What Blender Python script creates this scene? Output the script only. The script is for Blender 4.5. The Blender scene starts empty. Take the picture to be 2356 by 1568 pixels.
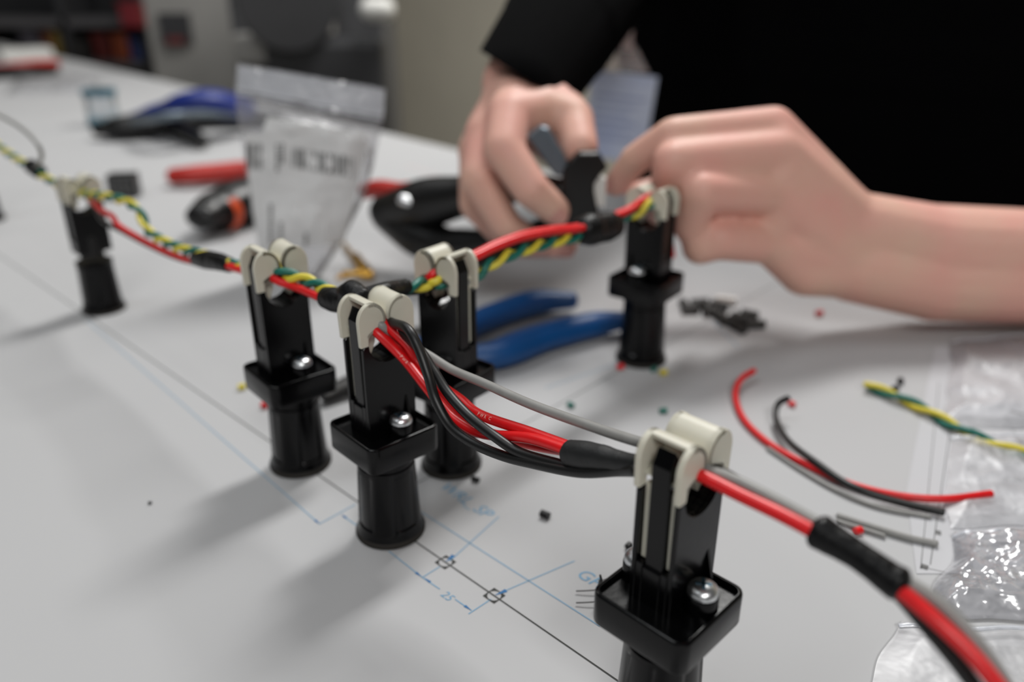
import bpy, bmesh, math, random
from math import sin, cos, pi, radians, sqrt, atan2
from mathutils import Vector, Matrix, noise
random.seed(7)
SC = bpy.context.scene
COL = SC.collection
MM = 0.001

# ------------------------------------------------------------------ camera
CAM_H, PITCH, FPX = 190.0, radians(24.0), 1861.0
cd = bpy.data.cameras.new('camera'); cam = bpy.data.objects.new('camera', cd); COL.objects.link(cam)
cam.location = (0, 0, CAM_H*MM); cam.rotation_euler = (pi/2 - PITCH, 0, 0)
cd.sensor_fit = 'HORIZONTAL'; cd.sensor_width = 23.5; cd.lens = 23.5*FPX/2356
cd.clip_start = 0.01; cd.clip_end = 50
cd.dof.use_dof = True; cd.dof.focus_distance = 0.240; cd.dof.aperture_fstop = 3.5
SC.camera = cam
# ------------------------------------------------------------------ world + lamps + exposure
w = bpy.data.worlds.new('room_ambient'); SC.world = w; w.use_nodes = True
w.node_tree.nodes['Background'].inputs[0].default_value = (0.93, 0.97, 1.0, 1)
w.node_tree.nodes['Background'].inputs[1].default_value = 0.07
def ceiling_area(name, loc, sx, sy, power, rz=0, col=(1, 0.99, 0.97)):
    l = bpy.data.lights.new(name, 'AREA'); l.shape = 'RECTANGLE'; l.size = sx; l.size_y = sy
    l.energy = power; l.color = col
    o = bpy.data.objects.new(name, l); COL.objects.link(o); o.location = loc; o.rotation_euler = (0, 0, rz)
    return o
ceiling_area('ceiling_lamp', (-0.80, 0.20, 1.75), 1.2, 0.35, 9, radians(45), (0.95, 0.98, 1.0))
ceiling_area('ceiling_lamp', (-0.9, 1.7, 1.75), 1.2, 0.35, 7.5, radians(45))
ceiling_area('ceiling_lamp', (0.15, -1.25, 1.35), 1.2, 0.35, 27, radians(45))
ceiling_area('ceiling_lamp', (0.45, 1.50, 1.75), 0.9, 0.3, 46, radians(45))
SC.view_settings.view_transform = 'Standard'; SC.view_settings.look = 'None'
SC.view_settings.gamma = 1.0; SC.view_settings.use_curve_mapping = False
SC.view_settings.exposure = -0.16

# ------------------------------------------------------------------ measuring helpers (pixel of the photograph -> point of the place)
_c, _s = cos(PITCH), sin(PITCH)
def ray(u, v): return Vector((u-1178, FPX*_c-(v-784)*_s, -(FPX*_s+(v-784)*_c)))
def G(u, v, z=0.0):
    d = ray(u, v); t = (z-CAM_H)/d.z; return Vector((d.x*t, d.y*t, z))
def YP(u, v, y):
    d = ray(u, v); t = y/d.y; return Vector((d.x*t, y, CAM_H+d.z*t))
def PL(u, v, p0, n):
    d = ray(u, v); o = Vector((0, 0, CAM_H)); t = (Vector(p0)-o).dot(n)/d.dot(n); return o+d*t

# ------------------------------------------------------------------ materials
def lin(c): return tuple(((x/255)/12.92 if x/255 <= 0.04045 else ((x/255+0.055)/1.055)**2.4) for x in c)
def mat(name, rgb, rough=0.5, metal=0.0, noise_amt=0.0, noise_scale=200, bump=0.0, bump_scale=400, coat=0.0, sss=0.0, spec=0.5, alpha=1.0, rgb2=None, trans=0.0):
    m = bpy.data.materials.new(name); m.use_nodes = True; nt = m.node_tree; b = nt.nodes['Principled BSDF']
    col = lin(rgb)+(1,)
    b.inputs['Base Color'].default_value = col; b.inputs['Roughness'].default_value = rough
    b.inputs['Metallic'].default_value = metal; b.inputs['Specular IOR Level'].default_value = spec
    b.inputs['Coat Weight'].default_value = coat; b.inputs['Alpha'].default_value = alpha
    b.inputs['Transmission Weight'].default_value = trans
    if sss:
        b.inputs['Subsurface Weight'].default_value = sss; b.inputs['Subsurface Radius'].default_value = (0.006, 0.0025, 0.0015); b.inputs['Subsurface Scale'].default_value = 1.0
    tc = nt.nodes.new('ShaderNodeTexCoord')
    if noise_amt or rgb2:
        n = nt.nodes.new('ShaderNodeTexNoise'); n.inputs['Scale'].default_value = noise_scale; n.inputs['Detail'].default_value = 3
        nt.links.new(tc.outputs['Object'], n.inputs['Vector'])
        r = nt.nodes.new('ShaderNodeValToRGB')
        r.color_ramp.elements[0].position = 0.32; r.color_ramp.elements[1].position = 0.68
        c2 = lin(rgb2) if rgb2 else tuple(max(0, x*(1-noise_amt)) for x in col[:3])
        r.color_ramp.elements[0].color = col; r.color_ramp.elements[1].color = tuple(c2)+(1,)
        nt.links.new(n.outputs['Fac'], r.inputs['Fac']); nt.links.new(r.outputs['Color'], b.inputs['Base Color'])
    if bump:
        n2 = nt.nodes.new('ShaderNodeTexNoise'); n2.inputs['Scale'].default_value = bump_scale; n2.inputs['Detail'].default_value = 4
        nt.links.new(tc.outputs['Object'], n2.inputs['Vector'])
        bp = nt.nodes.new('ShaderNodeBump'); bp.inputs['Strength'].default_value = bump; bp.inputs['Distance'].default_value = 0.001
        nt.links.new(n2.outputs['Fac'], bp.inputs['Height']); nt.links.new(bp.outputs['Normal'], b.inputs['Normal'])
    return m
M = {}
M['paper'] = mat('drawing_paper', (180, 180, 181), 0.75, noise_amt=0.03, noise_scale=6, bump=0.08, bump_scale=25, spec=0.25)
M['paper2'] = mat('sheet_paper', (188, 188, 191), 0.7, spec=0.25)
M['table'] = mat('table_laminate', (205, 203, 198), 0.5, noise_amt=0.05)
M['blackgloss'] = mat('black_moulded_plastic', (5, 5, 6), 0.22, noise_amt=0.3, noise_scale=60, bump=0.03, bump_scale=500, spec=0.25)
M['blackmatte'] = mat('black_ribbed_plastic', (9, 8, 8), 0.55, bump=0.1, bump_scale=900)
M['rubber'] = mat('brown_black_rubber', (32, 28, 23), 0.8, noise_amt=0.2)
M['cream'] = mat('cream_nylon', (208, 204, 188), 0.42, noise_amt=0.04, noise_scale=120, sss=0.06)
M['zinc'] = mat('zinc_plated_steel', (232, 234, 236), 0.32, 1.0, noise_amt=0.25, noise_scale=700)
M['recess'] = mat('dark_recess_steel', (60, 84, 98), 0.35, 0.8)
M['red'] = mat('red_wire_insulation', (222, 18, 24), 0.36, noise_amt=0.12, noise_scale=300)
M['black'] = mat('black_wire_insulation', (13, 13, 13), 0.42, noise_amt=0.2, noise_scale=300)
M['grey'] = mat('grey_wire_insulation', (142, 141, 138), 0.45, noise_amt=0.1, noise_scale=300)
M['yellow'] = mat('yellow_wire_insulation', (222, 205, 62), 0.4, noise_amt=0.1, noise_scale=300)
M['green'] = mat('green_wire_insulation', (6, 106, 92), 0.4, noise_amt=0.1, noise_scale=300)
M['wire_ink'] = mat('pale_wire_ink', (240, 176, 166), 0.6)
M['tape'] = mat('black_cloth_tape', (15, 15, 16), 0.4, bump=0.9, bump_scale=220, noise_amt=0.3, spec=0.25)
M['shrink'] = mat('black_heat_shrink', (22, 23, 24), 0.5, bump=0.15, bump_scale=700)
M['ink'] = mat('black_print_ink', (32, 34, 30), 0.7)
M['inkgrey'] = mat('grey_print_ink', (104, 104, 104), 0.7)
M['blueink'] = mat('blue_print_ink', (106, 150, 180), 0.7)
M['bluedark'] = mat('dark_blue_print_ink', (30, 98, 150), 0.7)
M['pinkink'] = mat('pink_print_ink', (226, 190, 190), 0.7)
M['scrap'] = mat('charcoal_scrap', (50, 48, 46), 0.6, noise_amt=0.3)
M['skin'] = mat('skin', (222, 180, 160), 0.5, noise_scale=26, rgb2=(226, 168, 154), bump=0.18, bump_scale=260, sss=0.12, spec=0.35)
M['nail'] = mat('fingernail', (205, 150, 138), 0.35)
M['shirt'] = mat('black_knit_shirt', (5, 5, 6), 0.95, noise_amt=0.2, bump=0.3, bump_scale=600, spec=0.04)
M['trouser'] = mat('dark_trouser_cloth', (16, 16, 20), 0.9, noise_amt=0.2, spec=0.1)
M['bluegrip'] = mat('blue_dipped_grip', (1, 72, 132), 0.42, noise_amt=0.15, noise_scale=60)
M['yellowgrip'] = mat('yellow_inner_grip', (226, 178, 34), 0.45)
M['toolsteel'] = mat('dark_tool_steel', (66, 65, 64), 0.45, 0.6, noise_amt=0.2)
M['blackgrip'] = mat('black_tool_grip', (13, 13, 13), 0.38, noise_amt=0.2, bump=0.1, bump_scale=300)
M['redgrip'] = mat('red_tool_grip', (186, 40, 30), 0.45, noise_amt=0.12)
M['orange'] = mat('orange_marking', (206, 74, 26), 0.5)
M['lever'] = mat('blue_grey_lever_steel', (112, 124, 134), 0.35, 0.5, noise_amt=0.1)
M['white'] = mat('white_plastic', (226, 225, 220), 0.45)
M['label'] = mat('white_label_paper', (226, 226, 226), 0.6, noise_amt=0.05, noise_scale=30)
M['badge'] = mat('pale_blue_badge_card', (216, 224, 240), 0.45, rgb2=(186, 198, 228), noise_scale=20)
M['badgeink'] = mat('badge_grey_print', (164, 176, 208), 0.6)
M['brass'] = mat('gold_plated_brass', (205, 158, 70), 0.3, 0.9, noise_amt=0.15)
M['wall'] = mat('beige_wall_paint', (214, 207, 190), 0.85, noise_amt=0.08, noise_scale=3)
M['floor'] = mat('grey_workshop_floor', (110, 108, 104), 0.7, noise_amt=0.2, noise_scale=8)
M['cabinet'] = mat('grey_machine_paint', (150, 148, 144), 0.55, noise_amt=0.1, noise_scale=8)
M['darkgrey'] = mat('dark_grey_machine_paint', (84, 84, 86), 0.5, noise_amt=0.2, noise_scale=8)
M['darkgrey2'] = mat('charcoal_machine_paint', (54, 54, 56), 0.5, noise_amt=0.2, noise_scale=8)
M['teal'] = mat('teal_plastic', (52, 104, 122), 0.4)
M['navy'] = mat('navy_blue_grip', (16, 40, 120), 0.45)
def film(name, tint, density, rough, bump_scale=90, bump=0.5, gloss=0.28):
    m = bpy.data.materials.new(name); m.use_nodes = True; nt = m.node_tree; N = nt.nodes; L = nt.links
    for x in list(N): N.remove(x)
    out = N.new('ShaderNodeOutputMaterial'); tr = N.new('ShaderNodeBsdfTransparent'); tr.inputs[0].default_value = (0.97, 0.97, 0.98, 1)
    df = N.new('ShaderNodeBsdfDiffuse'); df.inputs[0].default_value = lin(tint)+(1,)
    gl = N.new('ShaderNodeBsdfGlossy'); gl.inputs['Roughness'].default_value = rough; gl.inputs[0].default_value = (1, 1, 1, 1)
    mx = N.new('ShaderNodeMixShader'); mx.inputs[0].default_value = density
    mx2 = N.new('ShaderNodeMixShader'); fr = N.new('ShaderNodeFresnel'); fr.inputs[0].default_value = 1.5
    mu = N.new('ShaderNodeMath'); mu.operation = 'MULTIPLY_ADD'; mu.inputs[1].default_value = 1.0; mu.inputs[2].default_value = gloss*0.15
    tc = N.new('ShaderNodeTexCoord'); n = N.new('ShaderNodeTexNoise'); n.inputs['Scale'].default_value = bump_scale; n.inputs['Detail'].default_value = 3
    bp = N.new('ShaderNodeBump'); bp.inputs['Strength'].default_value = bump; bp.inputs['Distance'].default_value = 0.004
    L.new(tc.outputs['Object'], n.inputs['Vector']); L.new(n.outputs['Fac'], bp.inputs['Height'])
    L.new(bp.outputs['Normal'], gl.inputs['Normal']); L.new(bp.outputs['Normal'], fr.inputs['Normal'])
    L.new(tr.outputs[0], mx.inputs[1]); L.new(df.outputs[0], mx.inputs[2])
    L.new(fr.outputs[0], mu.inputs[0]); L.new(mu.outputs[0], mx2.inputs[0])
    L.new(mx.outputs[0], mx2.inputs[1]); L.new(gl.outputs[0], mx2.inputs[2]); L.new(mx2.outputs[0], out.inputs[0])
    return m
M['film'] = film('clear_polythene_film', (214, 214, 218), 0.24, 0.16)
M['filmzip'] = film('zip_strip_film', (222, 225, 232), 0.6, 0.3)
M['filmsoft'] = film('soft_clear_polythene_film', (214, 214, 218), 0.26, 0.42, 60, 0.2)
M['filmcrisp'] = film('crisp_clear_polythene_film', (220, 220, 226), 0.30, 0.17, 62, 0.7, 0.7)
M['cup'] = film('clear_cup_plastic', (214, 222, 226), 0.30, 0.1, 20, 0.05)

# ------------------------------------------------------------------ mesh helpers (millimetres in, metres out)
class MB:
    def __init__(s): s.v = []; s.f = []
    def add(s, vs, fs):
        b = len(s.v); s.v += [tuple(x) for x in vs]; s.f += [tuple(i+b for i in f) for f in fs]; return s
    def box(s, lo, hi):
        x0, y0, z0 = lo; x1, y1, z1 = hi
        return s.add([(x0,y0,z0),(x1,y0,z0),(x1,y1,z0),(x0,y1,z0),(x0,y0,z1),(x1,y0,z1),(x1,y1,z1),(x0,y1,z1)],
                     [(0,3,2,1),(4,5,6,7),(0,1,5,4),(1,2,6,5),(2,3,7,6),(3,0,4,7)])
    def prism(s, poly, a, b, axis='y'):
        n = len(poly)
        def P(p, t):
            if axis == 'y': return (p[0], t, p[1])
            if axis == 'x': return (t, p[0], p[1])
            return (p[0], p[1], t)
        vs = [P(p, a) for p in poly]+[P(p, b) for p in poly]
        fs = [tuple(range(n)), tuple(range(2*n-1, n-1, -1))]
        fs += [(i, i+n, (i+1) % n+n, (i+1) % n) for i in range(n)]
        return s.add(vs, fs)
    def loft(s, rings, cap0=True, cap1=True):
        n = len(rings[0]); b = len(s.v)
        for r in rings: s.v += [tuple(p) for p in r]
        for k in range(len(rings)-1):
            for i in range(n):
                j = (i+1) % n
                s.f.append((b+k*n+i, b+k*n+j, b+(k+1)*n+j, b+(k+1)*n+i))
        if cap0: s.f.append(tuple(b+i for i in range(n-1, -1, -1)))
        if cap1: s.f.append(tuple(b+(len(rings)-1)*n+i for i in range(n)))
        return s
    def lathe(s, prof, n=40, c=(0, 0), cap0=True, cap1=True):
        return s.loft([[(c[0]+r*cos(2*pi*i/n), c[1]+r*sin(2*pi*i/n), z) for i in range(n)] for r, z in prof], cap0, cap1)
    def xf(s, m):
        s.v = [tuple(m @ Vector(v)) for v in s.v]; return s
    def build(s, name, m, parent=None, smooth=40, off=(0, 0, 0)):
        me = bpy.data.meshes.new(name)
        o3 = Vector(off)
        me.from_pydata([tuple((Vector(v)-o3)*MM) for v in s.v], [], s.f)
        bm = bmesh.new(); bm.from_mesh(me); bmesh.ops.recalc_face_normals(bm, faces=bm.faces); bm.to_mesh(me); bm.free()
        if smooth:
            for p in me.polygons: p.use_smooth = True
            me.set_sharp_from_angle(angle=radians(smooth))
        me.materials.append(m)
        o = bpy.data.objects.new(name, me); COL.objects.link(o)
        if parent: o.parent = parent
        else: o.location = o3*MM
        return o
def tag(o, label=None, cat=None, group=None, kind=None):
    if label: o['label'] = label
    if cat: o['category'] = cat
    if group: o['group'] = group
    if kind: o['kind'] = kind
    return o
def thing(name, label, cat, loc=(0, 0, 0), rz=0.0, group=None):
    o = bpy.data.objects.new(name, None); COL.objects.link(o); o.empty_display_size = 0.01
    o.location = Vector(loc)*MM; o.rotation_euler = (0, 0, rz)
    return tag(o, label, cat, group)
def bevel(o, wd, seg=2):
    md = o.modifiers.new('bevel', 'BEVEL'); md.width = wd*MM; md.segments = seg; md.limit_method = 'ANGLE'; md.angle_limit = radians(35); return o
def spline(pts, step=1.0):
    P = [Vector(p) for p in pts]
    if len(P) == 2: P = [P[0], (P[0]+P[1])/2, P[1]]
    P = [P[0]*2-P[1]]+P+[P[-1]*2-P[-2]]
    out = []
    for i in range(1, len(P)-2):
        p0, p1, p2, p3 = P[i-1:i+3]; n = max(2, int((p2-p1).length/step))
        for k in range(n):
            t = k/n; t2 = t*t; t3 = t2*t
            out.append(0.5*((2*p1)+(p2-p0)*t+(2*p0-5*p1+4*p2-p3)*t2+(3*p1-p0-3*p2+p3)*t3))
    out.append(P[-2]); return out
def frames(C):
    T = [(C[min(i+1, len(C)-1)]-C[max(i-1, 0)]).normalized() for i in range(len(C))]
    up = Vector((0, 0, 1)); nrm = (up-T[0]*up.dot(T[0])).normalized(); Ns = []
    for t in T:
        nrm = (nrm-t*nrm.dot(t)).normalized(); Ns.append(nrm)
    return T, Ns, [t.cross(n) for t, n in zip(T, Ns)]
def tube(mb, C, r, n=12, flat=1.0, roundcap=True):
    """sweep: r is a number or a function of 0..1; flat scales the vertical half-axis"""
    T, Ns, Bs = frames(C); L = len(C); rf = r if callable(r) else (lambda t: r)
    rings = []
    def ring(c, i, rr): return [c+(Ns[i]*sin(2*pi*k/n)*flat+Bs[i]*cos(2*pi*k/n))*rr for k in range(n)]
    r0, r1 = rf(0), rf(1)
    if roundcap:
        rings.append(ring(C[0]-T[0]*r0*0.45, 0, r0*0.45)); rings.append(ring(C[0]-T[0]*r0*0.25, 0, r0*0.85))
    for i, c in enumerate(C): rings.append(ring(c, i, rf(i/(L-1))))
    if roundcap:
        rings.append(ring(C[-1]+T[-1]*r1*0.25, -1, r1*0.85)); rings.append(ring(C[-1]+T[-1]*r1*0.45, -1, r1*0.45))
    return mb.loft(rings)
def interp(vals):
    def f(t):
        x = t*(len(vals)-1); i = min(int(x), len(vals)-2); k = x-i; k = k*k*(3-2*k); return vals[i]*(1-k)+vals[i+1]*k
    return f
def twist(C, pitch, rad, ph):
    T, Ns, Bs = frames(C); s = 0; out = []
    for i, c in enumerate(C):
        if i: s += (C[i]-C[i-1]).length
        a = 2*pi*s/pitch+ph; out.append(c+(Ns[i]*sin(a)+Bs[i]*cos(a))*rad)
    return out
def text_mesh(body, size, name='printed_text', bold=0.0):
    cu = bpy.data.curves.new(name, 'FONT'); cu.body = body; cu.size = size; cu.resolution_u = 3; cu.offset = bold*size
    o = bpy.data.objects.new(name+'_tmp', cu); COL.objects.link(o)
    dg = bpy.context.evaluated_depsgraph_get(); me = bpy.data.meshes.new_from_object(o.evaluated_get(dg))
    vs = [Vector(v.co) for v in me.vertices]; fs = [tuple(p.vertices) for p in me.polygons]
    bpy.data.objects.remove(o); bpy.data.curves.remove(cu); bpy.data.meshes.remove(me)
    return vs, fs
def rsq(hs, r, z, n=5):
    out = []
    for k, (sx, sy) in enumerate(((1, 1), (-1, 1), (-1, -1), (1, -1))):
        for i in range(n+1):
            a = k*pi/2+i/n*pi/2; out.append((sx*(hs-r)+r*cos(a), sy*(hs-r)+r*sin(a), z))
    return out

# ================================================================== SETTING
FZ = -780.0
ED = Vector((-1062, 1208, 0)).normalized(); EN = Vector((ED.y, -ED.x, 0)); E0 = Vector((-63, 1003, 0))
def TB(a, n, z=0): return E0+ED*a+EN*n+Vector((0, 0, z))     # a along the bench, n outwards from its far edge
def quadbox(mb, pts, z0, z1):
    return mb.prism([(p.x, p.y) for p in pts], z0, z1, 'z')
f = MB(); f.box((-6000, -3000, FZ-40), (4000, 7000, FZ)); tag(f.build('floor', M['floor'], smooth=0), 'grey workshop floor', kind='structure')
f = MB(); quadbox(f, [TB(-4200, 1500), TB(4200, 1500), TB(4200, 1560), TB(-4200, 1560)], FZ, 1800)
tag(f.build('wall_back', M['wall'], smooth=0), 'beige wall behind the bench', kind='structure')
f = MB(); quadbox(f, [TB(3400, -2500), TB(3460, -2500), TB(3460, 1500), TB(3400, 1500)], FZ, 1800)
tag(f.build('wall_left', M['wall'], smooth=0), 'beige wall at the far end', kind='structure')

# ------------------------------------------------------------------ bench and drawing
t = thing('work_table', 'long work bench under the white harness drawing', 'table', (0, 0, FZ))
f = MB(); quadbox(f, [TB(-1000, -1500), TB(2500, -1500), TB(2500, 0), TB(-1000, 0)], -32, -0.6); f.build('tabletop', M['table'], t, 0, off=(0, 0, FZ))
for a in (-940, 2440):
    for n in (-1440, -60):
        f = MB(); p = TB(a, n); f.box((p.x-25, p.y-25, FZ), (p.x+25, p.y+25, -32)); f.build('leg', M['table'], t, 0, off=(0, 0, FZ))
# paper: a gently undulating sheet
paper = thing('drawing_sheet', 'large white printed wiring drawing covering the bench', 'paper', (0, 0, 0))
f = MB(); q = [TB(-900, -1400), TB(2450, -1400), TB(2450, -4), TB(-900, -4)]
quadbox(f, q, -0.5, 0.0); f.build('sheet', M['paper'], paper, 0)
INKZ = 0.12
def ink_line(p, q, wd, m, name='printed_line', z=INKZ):
    p = Vector((p[0], p[1], 0)); q = Vector((q[0], q[1], 0)); d = (q-p).normalized(); n = Vector((-d.y, d.x, 0))*wd/2
    mb = MB(); mb.add([(x.x, x.y, z) for x in (p-n, q-n, q+n, p+n)], [(0, 1, 2, 3)]); return mb.build(name, m, paper, 0)
def ink_text(body, size, pos, ang, m, name='printed_text', shear=0.2):
    vs, fs = text_mesh(body, size); ca, sa = cos(ang), sin(ang)
    mb = MB(); mb.add([(pos.x+(v.x+v.y*shear)*ca-v.y*sa, pos.y+(v.x+v.y*shear)*sa+v.y*ca, INKZ) for v in vs], fs); return mb.build(name, m, paper, 0)
LD = Vector((0.707, -0.707, 0))
m1, m2 = G(1025, 1293), G(1137, 1370); LD = (m2-m1).normalized(); LN = Vector((-LD.y, LD.x, 0))   # LN points to the upper right
ink_line(m1-LD*760, m1+LD*170, 0.55, M['ink'])
for m_ in (m1, m2):                                           # square targets with a round window
    mb = MB(); n = 48; V = []
    for k in range(n):
        a = 2*pi*k/n; c_, s_ = cos(a), sin(a); k_ = max(abs(c_), abs(s_))
        V.append(m_+(LD*c_+LN*s_)*2.35); V.append(m_+(LD*c_+LN*s_)*(2.75/k_))
    mb.add([(p.x, p.y, INKZ+0.02) for p in V], [(2*k, 2*k+1, (2*k+3) % (2*n), (2*k+2) % (2*n)) for k in range(n)])
    mb.build('printed_target', M['ink'], paper, 0)
def arrow(tip, d, ln, wd, m):
    d = d.normalized(); n = Vector((-d.y, d.x, 0))
    mb = MB(); b = tip-d*ln; mb.add([(p.x, p.y, INKZ+0.03) for p in (tip, b+n*wd/2, b-n*wd/2)], [(0, 1, 2)]); mb.build('printed_arrow', m, paper, 0)
B_ = M['blueink']
for a, b in (((200, 738), (735, 1205)), ((735, 1205), (818, 1160)), ((790, 1187), (830, 1215)), ((895, 1268), (972, 1328)), ((972, 1328), (1012, 1303)),
             ((972, 1328), (1012, 1355)), ((1047, 1378), (1085, 1404)), ((1078, 1412), (1130, 1378)), ((970, 1178), (1380, 1440)),
             ((1148, 1188), (1035, 1290)), ((1322, 1290), (1150, 1364)), ((1255, 892), (1440, 830)), ((1700, 800), (1640, 740))):
    ink_line(G(*a), G(*b), 0.42, B_)
arrow(G(735, 1205), G(735, 1205)-G(200, 738), 3.2, 1.1, M['bluedark']); arrow(G(785, 1183), G(785, 1183)-G(830, 1215), 3.2, 1.1, M['bluedark'])
arrow(G(970, 1327), G(970, 1327)-G(895, 1268), 3.2, 1.1, M['bluedark']); arrow(G(976, 1329), G(976, 1329)-G(1012, 1355), 3.2, 1.1, M['bluedark'])
arrow(G(1085, 1404), G(1085, 1404)-G(1047, 1378), 3.2, 1.1, M['bluedark'])
arrow(m1, m1-G(1148, 1188), 4.6, 1.7, M['bluedark']); arrow(m2, m2-G(1322, 1290), 4.8, 1.7, M['bluedark'])
ang = atan2(LD.y, LD.x)
ink_text('WRL_SP', 8.0, G(1008, 1120), ang-0.05, B_); ink_text('GH', 7.4, G(1322, 1322), ang, B_); ink_text('25', 4.6, G(1011, 1368), ang, B_)
C0 = Vector((-26, 296.4, 0)); D0 = Vector((70.8, 402.6, 0)); CDd = (D0-C0).normalized()
ink_line(C0-CDd*50, D0+CDd*260, 0.5, M['inkgrey']); ink_line(G(930, 380), G(1010, 405), 1.2, M['pinkink'])
for k in range(3): ink_line(G(884, 640+k*7), G(930, 646+k*7), 1.6, M['inkgrey'])

# ================================================================== HARNESS STANDS
PC = 0.7   # the post sits a little behind the middle of its plate
def screw(mb_parent, x, y, z, r=4.0):
    s = MB(); s.lathe([(r, z), (r, z+0.7), (r*0.93, z+1.5), (r*0.75, z+2.2), (r*0.45, z+2.65), (r*0.12, z+2.8)], 28, (x, y)); so = s.build('screw', M['zinc'], mb_parent, 50)
    q = MB(); a = 0.6
    for k in range(2):
        c_, s_ = cos(a+k*pi/2), sin(a+k*pi/2); n_ = (-s_, c_); L_, w_ = r*0.5, r*0.11
        q.prism([(x+c_*L_+n_[0]*w_, y+s_*L_+n_[1]*w_), (x-c_*L_+n_[0]*w_, y-s_*L_+n_[1]*w_), (x-c_*L_-n_[0]*w_, y-s_*L_-n_[1]*w_), (x+c_*L_-n_[0]*w_, y+s_*L_-n_[1]*w_)], z+2.0, z+2.84, 'z')
    q.build('cross_recess', M['recess'], so, 0)
def clip_mesh(sg):
    """one cream jaw; sg=-1 is the jaw on the -x side"""
    n = 26; arc = []
    for i in range(n+1):
        a = pi+0.10-(pi+0.25)*i/n
        rx = 5.2 if cos(a) < 0 else 5.6
        arc.append((-6.0+rx*cos(a), 84.5+5.9*sin(a)))
    under = [(-1.2, 82.3), (-4.5, 81.2), (-6.9, 80.3), (-7.7, 79.4), (-7.9, 77.0)]
    cheek = [(-10.9, 77.0)]+arc+under
    mir = lambda P: [(-sg*x, z) for x, z in P]
    mb = MB()
    for y0, y1 in ((-5.6, -4.15), (4.15, 5.6)): mb.prism(mir(cheek), y0, y1)
    wall = [p for p in arc if p[0] > -7.4]+under[:4]; inn = []
    for i, p in enumerate(wall):
        a = Vector(wall[max(i-1, 0)]); b = Vector(wall[min(i+1, len(wall)-1)]); d = (b-a).normalized(); inn.append((p[0]+d.y*1.25, p[1]-d.x*1.25))
    mb.prism(mir(wall+inn[::-1]), -5.6, 5.6)
    for y0, y1 in ((-4.0, -2.5), (2.5, 4.0)):
        mb.prism(mir([(-8.2, 56.4), (-6.9, 56.4), (-6.9, 78), (-8.4, 78)]), y0, y1)
    mb.prism(mir([(-7.0, 80.3), (-1.9, 81.9), (-2.6, 76.2), (-4.4, 72.4), (-6.9, 74.5)]), -2.0, 2.0)
    return mb
def U(h, zb=70.2, n=12): return [(-h*cos(pi*i/n), 77.0-(77.0-zb)*sin(pi*i/n)) for i in range(n+1)]
def post_mesh(zb):
    mb = MB(); W = 10.1
    wl = [(-W, zb), (-W, 76.2), (-W+0.8, 77.0)]+U(7.6)+[(W-0.8, 77.0), (W, 76.2), (W, zb)]
    sl = [(-W, zb), (-W, 56), (-6.8, 56), (-6.8, 73.0)]+U(7.4)[2:-2]+[(6.8, 73.0), (6.8, 56), (W, 56), (W, zb)]
    co = [(-W, zb), (-W, 55.2), (-9.2, 55.2), (-9.5, 84.0), (-7.4, 88.0), (-6.2, 86.0), (-7.4, 77.2)]+U(7.4)[1:-1]+[(7.4, 77.2), (6.2, 86.0), (7.4, 88.0), (9.5, 84.0), (9.2, 55.2), (W, 55.2), (W, zb)]
    for poly, y0, y1 in ((wl, -5.35, -4.1), (sl, -4.1, -2.3), (co, -2.3, 2.3), (sl, 2.3, 4.1), (wl, 4.1, 5.35)): mb.prism(poly, y0, y1)
    return mb
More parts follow.
